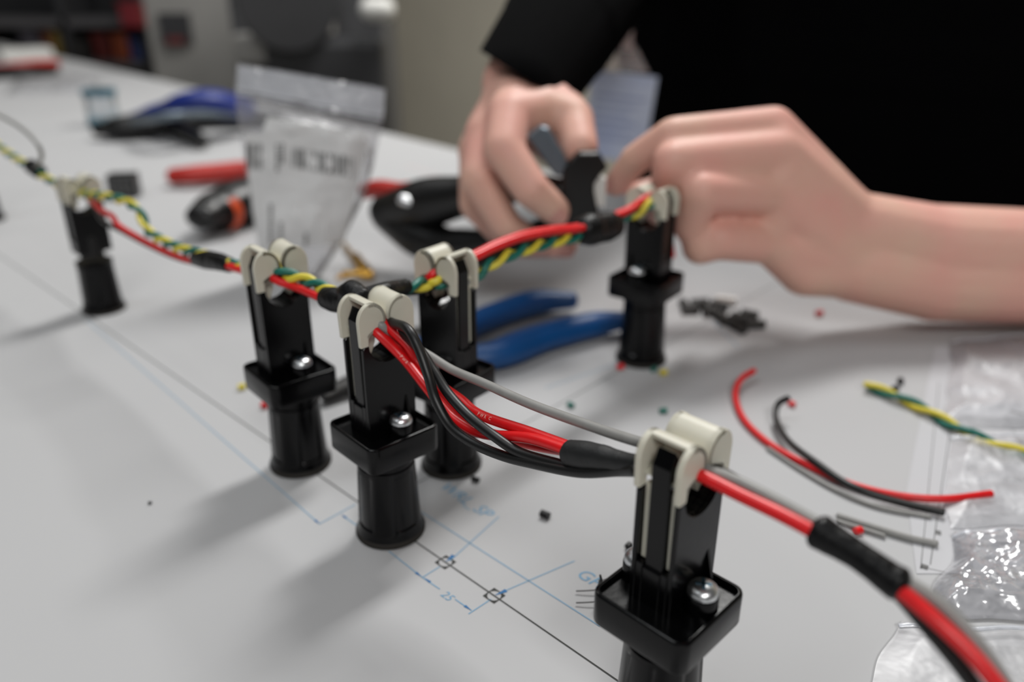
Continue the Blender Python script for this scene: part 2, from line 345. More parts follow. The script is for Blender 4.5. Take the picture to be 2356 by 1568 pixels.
def make_stand(label, x, y, phi, yo=1.6, pc=PC, kz=1.08, k=1.0, plate=True, drop=0.0, rub=M['rubber']):
    root = thing('harness_stand', label, 'wire holder', (x, y, 0), phi, 'black holders along the harness'); root.scale = (k, k, k)
    # shaft with four shallow panels
    sh = MB(); n = 64; rings = []
    top = 36.3 if plate else 36.0-drop+6
    for z, r, p in ((2.2, 12.6, 0), (3.2, 12.5, 0), (4.6, 11.75, 0), (6.0, 11.6, 0), (6.6, 11.55, 1), (28, 10.55, 1), (28.6, 10.5, 0), (30.6, 10.4, 0), (31.0, 9.9, 0), (31.6, 9.9, 0), (32.2, 10.7, 0), (top, 10.7, 0)):
        ring_ = []
        for i in range(n):
            a = 2*pi*i/n; rr = r-(0.55 if p and abs(((a+pi/4) % (pi/2))-pi/4) < 0.42 else 0.0); ring_.append((rr*cos(a), rr*sin(a), z))
        rings.append(ring_)
    sh.loft(rings); sh.build('shaft', M['blackgloss'], root, 35)
    fo = MB(); fo.lathe([(12.4, 0.1), (12.95, 0.5), (13.0, 2.0), (12.6, 2.6)], 56); fo.build('rubber_foot', rub, root, 50)
    zb = 36.5
    if plate:
        pm = MB(); hs = 14.55
        pm.loft([rsq(hs-0.9, 2.8, 36.2), rsq(hs-0.25, 3.2, 36.5), rsq(hs, 3.5, 37.2), rsq(hs, 3.5, 45.6), rsq(hs-0.2, 3.3, 46.15), rsq(hs-0.6, 3.0, 46.4), rsq(hs-1.1, 2.6, 46.4), rsq(hs-1.4, 2.4, 46.0), rsq(hs-1.6, 2.2, 44.6)])
        pm.build('mounting_plate', M['blackgloss'], root, 40)
        for sx, sy in ((1.6, -9.2+yo*0.4), (0.4, 9.6+yo*0.4)):
            bs = MB(); bs.lathe([(4.3, 43.0), (4.2, 49.4), (3.9, 50.0), (3.4, 50.2)], 28, (sx, sy)); bs.build('screw_boss', M['blackgloss'], root, 40)
            screw(root, sx, sy, 50.0)
        gs = MB()
        for sg in (1, -1):
            y0 = yo+sg*6.2; gs.prism([(y0, 43.1), (y0+sg*3.6, 43.1), (y0, 58)], pc+5.4, pc+6.3, 'x')
        gs.build('gusset', M['blackgloss'], root, 0)
        zb = 43.0
    else:
        nk = MB(); nk.lathe([(7.0, 35.5), (6.8, 49)], 24); nk.build('neck', M['blackmatte'], root); zb = 48.0
    T_ = Matrix.Translation((pc, yo, 43-drop))@Matrix.Diagonal((0.98, 1.18, kz, 1))@Matrix.Translation((0, 0, -43))
    bevel(post_mesh(zb).xf(T_).build('post', M['blackgloss'], root, 0), 0.25, 1)
    for sg in (-1, 1):
        c = clip_mesh(sg).xf(T_).build('jaw_clip', M['cream'], root, 35); bevel(c, 0.22, 2)
    return root
PH = radians(46.6)
ST = {'A': (-91.0, 297.5, radians(40.5), 1.0, -0.5, 1.15, 1.0), 'B': (-45.9, 251.3, radians(42.5), 0.6, 0.7, 1.09, 1.0), 'E': (40.5, 164.7, radians(45.0), 1.3, 2.9, 1.04, 1.0),
      'C': (-26.0, 296.4, radians(140.5), -0.8, 0.0, 1.12, 1.0), 'D': (70.8, 402.6, radians(143), -0.8, 0.0, 0.99, 1.06)}
def SL(k, x, y, z):
    """a point in a stand's own frame, x and y from the centre of its post"""
    X, Y_, p, yo, pc, kz, sc = ST[k]; a = (x+pc)*sc; b = (y*1.15+yo)*sc
    return Vector((X+a*cos(p)-b*sin(p), Y_+a*sin(p)+b*cos(p), (43+(z-43)*kz)*sc))
LAB = {'E': 'nearest black harness stand, large silver screw head, foot cut by the lower edge',
       'B': 'black stand left of centre where red, black and grey wires fan out of cream jaws',
       'C': 'black stand with cream jaws half hidden behind the fan-out stand, blue pliers to its right',
       'A': 'black stand with cream jaws on the main line, in front of the standing zip bag',
       'D': 'black stand with cream jaws in front of the hand on the right'}
for k in 'EBCAD':
    make_stand(LAB[k], *ST[k])
make_stand('blurred plateless black stand at the left, red and yellow-green wires sagging from it', -258, 476, radians(44), 0, 0.5, 1.08, 1.0, False, 9.5)
ST['F'] = (-258, 476, radians(44), 0, 0.5, 1.0, 1.0)
make_stand('black stand cut off by the left edge of the picture', -454, 684, radians(44), 0, 0.5, 1.08, 1.0, False, 9.5)

# ================================================================== WIRE HARNESS
har = thing('wire_harness', 'branched harness of red, black, grey, yellow and green wires held across the stands', 'wiring', (0, 0, 0))
WN = Vector((0.707, 0.707, 0)); WP = Vector((-45.9, 251.3, 0))+WN*1.4
def W(u, v, o=0.0): return PL(u, v, WP+WN*o, WN)               # point on the upright plane of the main run (o = mm behind it)
CN = Vector((CDd.y, -CDd.x, 0)); CP = SL('C', 0, 0, 0)
def K(u, v, o=0.0): return PL(u, v, CP+CN*o, CN)               # the same for the branch run
def part_tube(name, pts, r, m, label=None, flat=1.0, n=12, step=1.0, parent=None):
    mb = MB(); C = spline(pts, step); tube(mb, C, r, n, flat); o = mb.build(name, m, parent or har, 60)
    if label: o['label'] = label
    return o, C
def pair(pts, r, pitch, ph=0.0, parent=None, step=0.8):
    C = spline(pts, step)
    for m, a, lb in ((M['yellow'], ph, 'yellow wire of a twisted pair'), (M['green'], ph+pi, 'green wire of a twisted pair')):
        mb = MB(); tube(mb, twist(C, pitch, r*1.02, a), r, 10); o = mb.build('wire', m, parent or har, 60); o['label'] = lb
R1 = 1.62
# fan-out between the centre stand and the front stand
r1, C1 = part_tube('wire', [SL('B', -2.6, 12, 84.5), SL('B', -3.6, 0, 82.6), SL('B', -4.2, -5.6, 80.8), W(928, 824, -1), W(980, 889, -2), W(1015, 932, -2), W(1050, 967, -2), W(1110, 997, -1), W(1220, 1008, -1), W(1325, 1042, -1), W(1350, 1049, -0.5), W(1400, 1055, 0)], R1, M['red'], 'lower red wire of the fan-out')
r2, C2 = part_tube('wire', [SL('B', 1.2, 12, 85), SL('B', 0, 0, 83.6), SL('B', -0.4, -5.6, 82.0), W(937, 793, 1), W(963, 837, 2), W(1000, 876, 2.5), W(1058, 917, 2.5), W(1106, 954, 2), W(1220, 994, 1.5), W(1318, 1030, 1), W(1350, 1043, 0.5), W(1400, 1053, 0)], R1, M['red'], 'upper red wire of the fan-out')
part_tube('wire', [SL('B', -1.4, 12, 82.5), SL('B', -2.0, 0, 80.8), SL('B', -2.4, -5.6, 79.4), W(940, 825, 3), W(985, 872, 4), W(1030, 920, 4), W(1062, 955, 3.5), W(1100, 985, 3), W(1150, 1003, 3.5), W(1230, 1024, 3), W(1325, 1040, 2), W(1350, 1046, 1), W(1400, 1055, 0)], R1, M['red'], 'middle red wire of the fan-out')
part_tube('wire', [SL('B', 2.6, 12, 85), SL('B', 2.0, 0, 84.2), SL('B', 1.4, -5.6, 82.8), W(937, 756, -3), W(963, 802, -4), W(985, 863, -5), W(1002, 919, -5.5), W(1037, 980, -5.5), W(1089, 1019, -4.5), W(1154, 1047, -4), W(1220, 1064, -3.5), W(1330, 1085, -2.5), W(1420, 1082, -1), SL('E', -4.2, 9, 76.5)], R1, M['black'], 'front black wire of the fan-out')
part_tube('wire', [SL('B', 4.0, 12, 83.5), SL('B', 3.4, 0, 82.2), SL('B', 2.8, -5.6, 81.2), W(962, 800, 0), W(998, 854, -1), W(1032, 906, -2), W(1080, 958, -3), W(1136, 1002, -4), W(1197, 1041, -3), W(1280, 1066, -2), W(1345, 1080, -1), W(1420, 1080, 1), SL('E', -2.6, 10, 75.5)], R1, M['black'], 'rear black wire of the fan-out')
part_tube('wire', [SL('B', -0.6, 12, 85.5), SL('B', -1.8, 0, 83.8), SL('B', -2.2, -5.6, 82.4), W(925, 785, 3), W(980, 813, 5), W(1040, 850, 6), W(1110, 880, 6), W(1230, 933, 6), W(1400, 994, 6), W(1500, 1026, 5), W(1560, 1052, 2.5), W(1625, 1080, 1.5), W(1690, 1104, 1), W(1750, 1133, 1), W(1885, 1206, 1), W(1970, 1258, 0), W(2070, 1328, 1.5), W(2160, 1386, 2), W(2240, 1468, 2), W(2310, 1566, 2), W(2380, 1690, 2)], 1.5, M['grey'], 'grey wire running clear of the bundle')
part_tube('heat_shrink', [W(1312, 1043), W(1340, 1046), W(1390, 1052), W(1425, 1060), W(1470, 1067), SL('E', -0.8, 7.5, 78.5), SL('E', -0.8, 4.0, 78.2)], interp([3.9, 4.0, 3.5, 2.9, 2.6, 2.5, 2.5]), M['shrink'], n=20)
part_tube('wire', [W(1540, 1062, -1), W(1610, 1092, -1.5), W(1700, 1137, -1.5), W(1800, 1185, -1.5), W(1885, 1231, -1.5), W(1975, 1285, -1), W(2070, 1357, -1.5), W(2150, 1424, -2), W(2230, 1500, -2), W(2300, 1582, -2), W(2360, 1670, -2)], R1, M['red'], 'red wire leaving to the lower right')
part_tube('wire', [W(1560, 1058, 4.5), W(1640, 1080, 4), W(1690, 1104, 4), W(1750, 1143, 3.5), W(1885, 1224, 3), W(1975, 1284, 1), W(2062, 1360, 0), W(2130, 1438, 0), W(2195, 1515, 0), W(2255, 1595, 0), W(2300, 1670, 0)], R1, M['black'], 'black wire leaving to the lower right')
o, C = part_tube('tape_wrap', [W(1884, 1222, 0), W(1905, 1235, 0), W(1960, 1268, 0), W(2010, 1302, 0), W(2045, 1328, 0), W(2068, 1343, 0)], interp([3.9, 3.6, 3.3, 3.1, 3.2, 3.4, 3.7]), M['tape'], n=20)
# print along two red wires
def wire_print(C, r, body, size, s0, a0):
    T, Ns, Bs = frames(C); acc = [0]
    for i in range(1, len(C)): acc.append(acc[-1]+(C[i]-C[i-1]).length)
    vs, fs = text_mesh(body, size, bold=0.015); out = []
    for v in vs:
        s = s0+v.x; i = min(max(j for j in range(len(acc)) if acc[j] <= s), len(C)-2); k = (s-acc[i])/(acc[i+1]-acc[i])
        p = C[i].lerp(C[i+1], k); a = a0+(v.y-size*0.35)/r; out.append(p+(Ns[i]*sin(a)+Bs[i]*cos(a))*(r+0.05))
    mb = MB(); mb.add(out, fs); return mb
def face_angle(C, i):
    T, Ns, Bs = frames(C); d = (Vector((0, 0, CAM_H))-C[i]).normalized(); return atan2(d.dot(Ns[i]), d.dot(Bs[i]))
def near_s(C, P):
    acc = 0; best = (1e9, 0, 0)
    for i in range(len(C)):
        if i: acc += (C[i]-C[i-1]).length
        d = (C[i]-P).length
        if d < best[0]: best = (d, acc, i)
    return best[1], best[2]
s_, i_ = near_s(C2, W(1106, 954, 2)); wire_print(C2, R1, 'P W R   C', 1.5, s_, face_angle(C2, i_)).build('wire_print', M['wire_ink'], r2, 0)
s_, i_ = near_s(C1, W(928, 824, -1)); wire_print(C1, R1, 'P W R', 1.5, s_-1, face_angle(C1, i_)).build('wire_print', M['wire_ink'], r1, 0)
# between the centre stand, its left neighbour and the branch
part_tube('wire', [W(525, 612, -1), W(575, 624, -1), SL('A', -3.4, 5.6, 83.6), SL('A', -3.8, -5.6, 81.0), W(668, 656, -2), W(700, 668, -1.5), W(760, 694, -1), W(800, 700, 0), SL('B', -3.4, 11, 86)], R1, M['red'], 'red wire between the two main-line stands')
part_tube('wire', [W(540, 616, 1), W(585, 628, 1), SL('A', 1, 6, 82), SL('A', 0, -5.6, 79.8), W(690, 664, 2), W(760, 690, 1), SL('B', 0.6, 11, 84)], R1, M['black'])
pair([W(525, 606, 1), W(575, 618, 1), SL('A', 0.2, 5.6, 84.5), SL('A', -0.8, -5.6, 82.6), W(695, 642, 1), W(740, 662, 1.5), W(790, 686, 0), W(830, 690, 0)], 1.42, 17, 2.6)
part_tube('tape_wrap', [W(752, 684, 0), W(775, 690, 0), W(810, 694, 0), SL('B', 0.2, 14, 87), SL('B', 0.2, 7, 86)], interp([4.2, 4.6, 4.0, 4.4, 4.6, 4.4]), M['tape'], n=20)
part_tube('tape_wrap', [W(800, 690, 1), W(840, 684, 4), W(880, 674, 10), K(915, 664, 1), K(935, 659, 0)], interp([3.4, 3.6, 3.8, 3.4, 3.0]), M['tape'], n=18)
pair([K(900, 668, 0), K(935, 660, 0), K(985, 652, -0.5), SL('C', -2.6, 5.6, 80.4), SL('C', -2.2, -5.6, 82.4), K(1095, 632, 1), K(1130, 605, 2), K(1200, 575, 2), K(1280, 553, 1), K(1345, 541, 0), K(1380, 526, 0), K(1420, 502, 0), K(1460, 490, 0), SL('D', -2.6, 6, 84), SL('D', -1.6, -6, 85), K(1555, 445, 0), YP(1562, 440, 425)], 1.5, 21, 0.4)
for o_, dv, zz, lb in ((0, 0, 80, 'upper red wire of the branch'), (2.8, 7, 78.6, 'second red wire of the branch')):
    part_tube('wire', [K(900, 672, -3), K(930, 669, -4.5-o_*0.5), K(972, 661, -4.5-o_*0.5), SL('C', 0.6+o_*0.6, 5.6, zz+3), SL('C', 1.0+o_*0.6, -5.6, zz+5), K(1085, 588+dv, o_-1), K(1140, 562+dv, o_-1), K(1200, 540+dv, o_-1), K(1270, 527+dv*0.8, o_-1), K(1340, 519+dv*0.7, o_-1), K(1420, 492+dv*0.5, o_-1), K(1455, 476+dv*0.5, o_-1), SL('D', 0.8+o_*0.6, 6, zz+6), SL('D', 0.8+o_*0.6, -6, zz+6)], 1.75, M['red'], lb)
part_tube('wire', [K(925, 672, -4), SL('C', 1.0, 9, 78.5), SL('C', -0.6, 0, 80), SL('C', -0.6, -5.6, 81.5), K(1095, 607, 1), K(1160, 575, 1), K(1240, 548, 1), K(1340, 530, 0), K(1420, 502, 0), SL('D', 0.2, 6, 82.4), SL('D', 0.2, -6, 82)], 1.65, M['black'], 'black wire of the branch')
part_tube('tape_wrap', [K(1340, 530, 0), K(1352, 529, 0), K(1380, 524, 0), K(1402, 519, 0), K(1412, 516, 0)], interp([6.4, 7.6, 7.2, 7.4, 6.4]), M['tape'], n=22)
part_tube('wire', [SL('D', 2, -6, 84), SL('D', 0, -12, 78), SL('D', -3, -14, 62), SL('D', -5, -14, 52)], 1.6, M['red'], 'red wire end hanging behind the right stand')
# towards the left
part_tube('wire', [SL('F', 1, -6, 75), W(232, 482, 0), W(258, 497, -1), W(275, 520, 0), W(340, 558, 0), W(400, 586, 0), W(450, 601, 0), W(530, 612, 0)], 1.5, M['red'], 'red wire sagging from the left stand')
part_tube('wire', [SL('F', 3, -6, 73), W(235, 505, 1), W(280, 531, 1), W(350, 568, 1), W(420, 597, 1), W(520, 616, 1)], 1.4, M['black'], 'black wire sagging from the left stand')
pair([SL('F', -1, 8, 75), SL('F', -1, -6, 75.5), W(240, 452, 2), W(290, 464, 4), W(322, 490, 4), W(338, 528, 3), W(365, 549, 2), W(420, 574, 1), W(470, 587, 0), W(530, 608, 0)], 1.35, 24, 1.0)
part_tube('tape_wrap', [W(455, 594, 0), W(475, 597, 0), W(505, 602, 0), W(528, 609, 0)], interp([3.8, 4.3, 4.0, 3.4]), M['tape'], n=18)
pair([W(-120, 245, 0), W(-40, 305, 0), W(0, 340, 0), W(60, 380, 0), W(130, 424, 0), SL('F', -1, 8, 75)], 1.4, 26, 0.0)
part_tube('wire', [W(-120, 250, 1), W(-40, 303, 1), W(0, 338, 1), W(60, 378, 1), W(130, 425, 1), SL('F', 1, 6, 75), SL('F', 1, -6, 75)], 1.4, M['red'], 'red wire at the left edge')
part_tube('tape_wrap', [W(72, 382, 0), W(80, 388, 0), W(90, 394, 0)], 4.6, M['tape'], n=16)
part_tube('wire', [W(-40, 250, 2), W(0, 266, 0), W(50, 295, -4), W(85, 330, -4), W(96, 360, -2), W(84, 384, -1)], 1.25, M['grey'], 'thin grey wire looping over the left run')

# ================================================================== THE PERSON
def capsule(mb, p0, r0, p1, r1, n=16):
    p0, p1 = Vector(p0), Vector(p1); d = p1-p0; L = d.length
    if L < 1e-6: d = Vector((0, 0, 1)); L = 1e-6
    T = d.normalized(); a = Vector((0, 0, 1)) if abs(T.z) < 0.9 else Vector((1, 0, 0)); N_ = (a-T*a.dot(T)).normalized(); B2 = T.cross(N_)
    rings = []
    def ring(c, r): return [c+(N_*cos(2*pi*k/n)+B2*sin(2*pi*k/n))*r for k in range(n)]
    for i in range(5): x = (i+0.5)/5*pi/2; rings.append(ring(p0-T*r0*cos(x), r0*sin(x)))
    for i in range(5): x = (i+0.5)/5*pi/2; rings.append(ring(p1+T*r1*sin(x), r1*cos(x)))
    mb.loft(rings)
def chain(mb, pts, rs):
    for a, b, ra, rb in zip(pts, pts[1:], rs, rs[1:]): capsule(mb, a, ra, b, rb)
def remeshed(mb, name, m, voxel, parent, smooth_it=4, fac=0.5, off=(0, 0, 0)):
    o = mb.build(name+'_src', m, None, 0)
    md = o.modifiers.new('r', 'REMESH'); md.mode = 'VOXEL'; md.voxel_size = voxel*MM; md.use_smooth_shade = True
    sm = o.modifiers.new('s', 'SMOOTH'); sm.factor = fac; sm.iterations = smooth_it
    dg = bpy.context.evaluated_depsgraph_get(); me = bpy.data.meshes.new_from_object(o.evaluated_get(dg)); me.name = name
    bpy.data.objects.remove(o)
    me.transform(Matrix.Translation(-Vector(off)*MM))
    for p in me.polygons: p.use_smooth = True
    me.materials.clear(); me.materials.append(m)
    n = bpy.data.objects.new(name, me); COL.objects.link(n); n.parent = parent
    return n
PB = Vector((380, 850, FZ))
per = thing('person', 'person in a black shirt working on the harness with both bare hands', 'person', PB)
sk = MB()
# --- image-left hand (their right), curled over the crimper
wr = YP(1200, 200, 515)
elR = Vector((95, 790, 225)); shR = Vector((215, 965, 420))
chain(sk, [shR, elR, wr.lerp(elR, 0.45), wr.lerp(elR, 0.12), wr], [48, 40, 36, 28, 25])
ix = [YP(1318, 275, 478), YP(1334, 340, 456), YP(1332, 415, 458), YP(1328, 465, 466)]
mi = [YP(1172, 268, 464), YP(1160, 345, 442), YP(1222, 436, 430), YP(1278, 484, 433)]
ri = [YP(1118, 310, 474), YP(1102, 412, 452), YP(1165, 520, 447), YP(1235, 560, 455)]
li = [YP(1098, 345, 488), YP(1092, 470, 474), YP(1180, 562, 468), YP(1302, 566, 466)]
for f4, rs in ((ix, (12.5, 10.6, 9.2, 7.8)), (mi, (13.0, 11.6, 10.4, 8.6)), (ri, (12.5, 11.0, 9.6, 8.0)), (li, (11.5, 9.8, 8.6, 7.4))): chain(sk, f4, rs)
for a, r in ((ix[0], 12), (mi[0], 13), (ri[0], 13), (li[0], 12)): capsule(sk, wr, 20, a, r)
wb_ = YP(1250, 256, 480); capsule(sk, wb_, 14, mi[0], 13); capsule(sk, ix[0], 12.5, wb_, 14); capsule(sk, wb_, 14, wr, 20); capsule(sk, YP(1205, 250, 484), 15, YP(1300, 262, 486), 14)
chain(sk, [wr, YP(1240, 300, 512), YP(1300, 360, 505), YP(1345, 420, 490)], [18, 15, 11, 8.5])
# --- image-right hand (their left), pinching a connector
wl0 = YP(1960, 520, 446); wl1 = YP(1960, 612, 440); wl = (wl0+wl1)/2
elL = Vector((480, 438, 36)); shL = Vector((485, 745, 400))
chain(sk, [shL, elL], [48, 40])
chain(sk, [wl0, YP(2150, 568, 447), elL+Vector((0, 0, 0))], [20, 25, 29.5]); chain(sk, [wl1, YP(2150, 642, 443), elL-Vector((0, 0, 5))], [21, 25, 29.5])
jx = [YP(1778, 294, 450), YP(1548, 312, 430), YP(1462, 366, 440), YP(1418, 424, 449)]
jm = [YP(1792, 352, 438), YP(1548, 372, 416), YP(1530, 450, 424), YP(1500, 500, 440)]
jr = [YP(1782, 446, 432), YP(1612, 442, 408), YP(1586, 520, 414), YP(1610, 560, 432)]
jl = [YP(1772, 560, 430), YP(1652, 551, 414), YP(1610, 568, 414), YP(1618, 570, 430)]
for f4, rs in ((jx, (12.0, 10.0, 8.6, 7.2)), (jm, (13, 10.8, 9.0, 7.6)), (jr, (12.5, 11.0, 9.0, 7.6)), (jl, (12.0, 11.2, 9.8, 8.6))): chain(sk, f4, rs)
for a, r in ((jx[0], 12), (jm[0], 13)): capsule(sk, wl0, 19, a, r)
for a, r in ((jr[0], 13), (jl[0], 12.5)): capsule(sk, wl1, 20, a, r)
chain(sk, [jl[0], YP(1850, 625, 432), wl1], [12, 14, 20]); capsule(sk, (wl0+wl1)/2, 20, (jm[0]+jr[0])/2, 13)
capsule(sk, jx[0], 11.5, jm[0], 12); capsule(sk, jm[0], 12, jr[0], 12); capsule(sk, jr[0], 12, jl[0], 11.5)
chain(sk, [wl0, YP(1760, 400, 486), YP(1600, 420, 484), YP(1470, 450, 466)], [17, 14, 11, 8.5])
chain(sk, [shR, (shR+shL)/2+Vector((40, 40, 30)), shL], [60, 80, 60])
chain(sk, [(shR+shL)/2+Vector((40, 40, 30)), (shR+shL)/2+Vector((35, 35, 120))], [70, 56])
capsule(sk, jr[0]+Vector((0, 11, -5)), 12, jr[1]+Vector((8, 16, -8)), 11); capsule(sk, jl[0]+Vector((0, 11, 5)), 12, jl[1]+Vector((8, 16, 8)), 10.5)
remeshed(sk, 'body', M['skin'], 1.7, per, 14, 0.5, PB)
# fingernails
def nail(tip, prev, side, r):
    d = (tip-prev).normalized(); s2 = (side-d*side.dot(d)).normalized(); b = d.cross(s2); mb = MB(); rows = []
    for i in range(7):
        t = i/6; ww = r*0.62*sqrt(max(0.05, 1-(2*t-1)**2*0.8)); row = []
        for k in range(7):
            q = (k/3-1); row.append(tip+d*(-r*0.9+1.75*r*t)*0.8+b*q*ww+s2*(r*1.0-q*q*ww*0.28))
        rows.append(row)
    vs = [p for r_ in rows for p in r_]; fs = [(i*7+k, i*7+k+1, (i+1)*7+k+1, (i+1)*7+k) for i in range(6) for k in range(6)]
    mb.add(vs, fs); mb.build('fingernail', M['nail'], per, 60, PB)
camv = lambda p: (Vector((0, 0, CAM_H))-p).normalized()
nail(mi[3], mi[2], camv(mi[3])*0.8+Vector((0.1, -0.2, -0.35)), 8.4); nail(jx[3], jx[2], camv(jx[3])*0.7+Vector((-0.6, 0, 0.1)), 7.2)
nail(li[3], li[2], camv(li[3])*0.8+Vector((0, 0, -0.5)), 7.2)
# clothes
sh = MB(); ax = Vector((-0.707, 0.707, 0)); ctr = Vector((345, 835, 0))
for k in (-1, -0.35, 0.35, 1): chain(sh, [ctr+ax*140*k+Vector((0, 0, -160)), ctr+ax*150*k+Vector((0, 0, 120)), ctr+ax*140*k+Vector((10, 10, 330)), (shR+shL)/2+ax*110*k+Vector((20, 20, 10))], [118, 124, 120, 86])
chain(sh, [shR, elR, wr.lerp(elR, 0.30), wr.lerp(elR, -0.05)], [72, 58, 42, 32]); chain(sh, [shL, elL.lerp(shL, 0.35)], [74, 64])
chain(sh, [(shR+shL)/2+Vector((35, 35, 40)), (shR+shL)/2+Vector((35, 35, 80))], [80, 62])
shirt = remeshed(sh, 'shirt', M['shirt'], 4.0, per, 5, 0.5, PB)
hemp = YP(1238, 197, 530); hemn = YP(1238, 197, 530)-YP(1310, 68, 530); vd_ = ray(1238, 197).normalized(); hemn = (hemn-vd_*hemn.dot(vd_)).normalized()      # cut the cuff square across the forearm
bm = bmesh.new(); bm.from_mesh(shirt.data); hl = (hemp-PB)*MM
vv = [v for v in bm.verts if (v.co-hl).length < 0.085]; vs_ = set(vv); ff = [f_ for f_ in bm.faces if all(v in vs_ for v in f_.verts)]; ee = [e for e in bm.edges if all(v in vs_ for v in e.verts)]
bmesh.ops.bisect_plane(bm, geom=vv+ee+ff, plane_co=hl, plane_no=hemn, clear_outer=True); bm.to_mesh(shirt.data); bm.free()
for p in shirt.data.polygons: p.use_smooth = True
tr = MB()
for k in (-0.6, 0.6):
    chain(tr, [ctr+ax*100*k+Vector((15, 15, -170)), ctr+ax*150*k+Vector((20, 20, -420)), Vector((ctr.x+20, ctr.y+20, FZ+70))+ax*160*k], [116, 82, 58])
capsule(tr, ctr+ax*80+Vector((10, 10, -150)), 122, ctr-ax*80+Vector((10, 10, -150)), 122)
remeshed(tr, 'trousers', M['trouser'], 8.0, per, 4, 0.5, PB)
for k in (-0.6, 0.6):
    b = Vector((ctr.x+10, ctr.y+10, FZ))+ax*160*k; mb = MB(); chain(mb, [b+Vector((40, 40, 38)), b+Vector((-40, -40, 36)), b+Vector((-120, -120, 28))], [38, 38, 28]); mb.v = [(x, y, max(z, FZ)) for x, y, z in mb.v]
    mb.build('shoe', M['blackmatte'], per, 60, PB)
# badge
bp = YP(1424, 262, 800)
bd = thing('name_badge', 'pale blue badge card in a clear holder hanging at the shirt front between the hands', 'badge', bp, radians(-8))
mb = MB(); mb.box((-31, -0.6, -44), (31, 0.6, 38)); mb.xf(Matrix.Rotation(radians(6), 4, 'Y')); bevel(mb.build('card', M['badge'], bd, 0), 3)
mb = MB()
for k in range(6): mb.box((-24, -0.9, 14-k*8), (24-(k*7 % 15), -0.7, 17-k*8))
mb.xf(Matrix.Rotation(radians(6), 4, 'Y')).build('printed_lines', M['badgeink'], bd, 0)
mb = MB(); mb.prism([(-22, 38), (26, 38), (12, 62), (-4, 62)], -0.7, 0.7); mb.build('clear_strap', M['cup'], bd, 0)
mb = MB(); mb.box((0, -2, 58), (9, 2, 82)); mb.build('clip', M['zinc'], bd, 0)

# ================================================================== TOOLS
def sweep_part(name, pts, rs, m, parent, flat=0.7, n=18, off=(0, 0, 0), step=2.0):
    mb = MB(); tube(mb, spline(pts, step), interp(rs), n, flat); return mb.build(name, m, parent, 50, off)
def slab(mb, poly, y0, y1): return mb.prism(poly, y0, y1)
# crimper in the hand
hd = YP(1335, 450, 446)
cr = thing('crimping_tool', 'black ratchet crimping tool held in the left-hand fist, its head by the centre tape', 'tool', hd)
O = hd
mb = MB(); hp = [(1296, 385), (1330, 345), (1375, 345), (1396, 380), (1380, 395), (1362, 420), (1372, 470), (1390, 520), (1375, 545), (1320, 545), (1305, 500), (1290, 440)]
P3 = [YP(u, v, 446) for u, v in hp]; V0 = [p-O for p in P3]
mb.add([p+Vector((0, -7, 0)) for p in V0]+[p+Vector((0, 7, 0)) for p in V0], [tuple(range(12)), tuple(range(23, 11, -1))]+[(i, i+12, (i+1) % 12+12, (i+1) % 12) for i in range(12)])
bevel(mb.build('head', M['blackgrip'], cr, 0), 1.2)
mb = MB(); lp = [YP(1212, 312, 452)-O, YP(1245, 287, 452)-O, YP(1262, 292, 452)-O, YP(1300, 360, 450)-O, YP(1312, 405, 448)-O, YP(1275, 400, 450)-O]
mb.add([p+Vector((0, -4.5, 0)) for p in lp]+[p+Vector((0, 4.5, 0)) for p in lp], [tuple(range(6)), tuple(range(11, 5, -1))]+[(i, i+6, (i+1) % 6+6, (i+1) % 6) for i in range(6)])
bevel(mb.build('lever', M['lever'], cr, 0), 1.0)
sweep_part('handle', [YP(1300, 440, 455), YP(1200, 430, 490), YP(1060, 452, 520), YP(955, 472, 545), YP(885, 488, 560)], [8, 10, 14, 19, 14], M['blackgrip'], cr, 0.9, off=O)
sweep_part('handle', [YP(1305, 512, 455), YP(1200, 545, 486), YP(1060, 565, 515), YP(985, 552, 535), YP(920, 515, 552), YP(890, 492, 560)], [8, 9, 10, 13, 16, 13], M['blackgrip'], cr, 0.9, off=O)
sweep_part('grip_inlay', [YP(838, 440, 585), YP(868, 434, 580), YP(925, 438, 566), YP(985, 424, 552)], [6.5, 7.5, 6.5, 3.5], M['redgrip'], cr, 0.9, off=O)
mb = MB(); c_ = YP(938, 463, 526)-O; capsule(mb, c_-Vector((3, 0, -1)), 4.0, c_+Vector((3, 0, -1)), 4.0); mb.build('handle_glint', M['zinc'], cr, 60)  # bright capsule stands in for a white glint on the black handle
# connector in the pinch
cn = thing('white_connector', 'small white connector pinched between fingertip and crimper head', 'connector', YP(1380, 435, 448))
mb = MB(); mb.box((-3.6, -4, -9), (3.0, 4, 7)); bevel(mb.build('housing', M['white'], cn, 0), 0.6)
mb = MB()
for k in range(3): mb.box((-3.0+k*2.2, -3, -13), (-1.8+k*2.2, -1, -9))
mb.build('contact', M['zinc'], cn, 0)
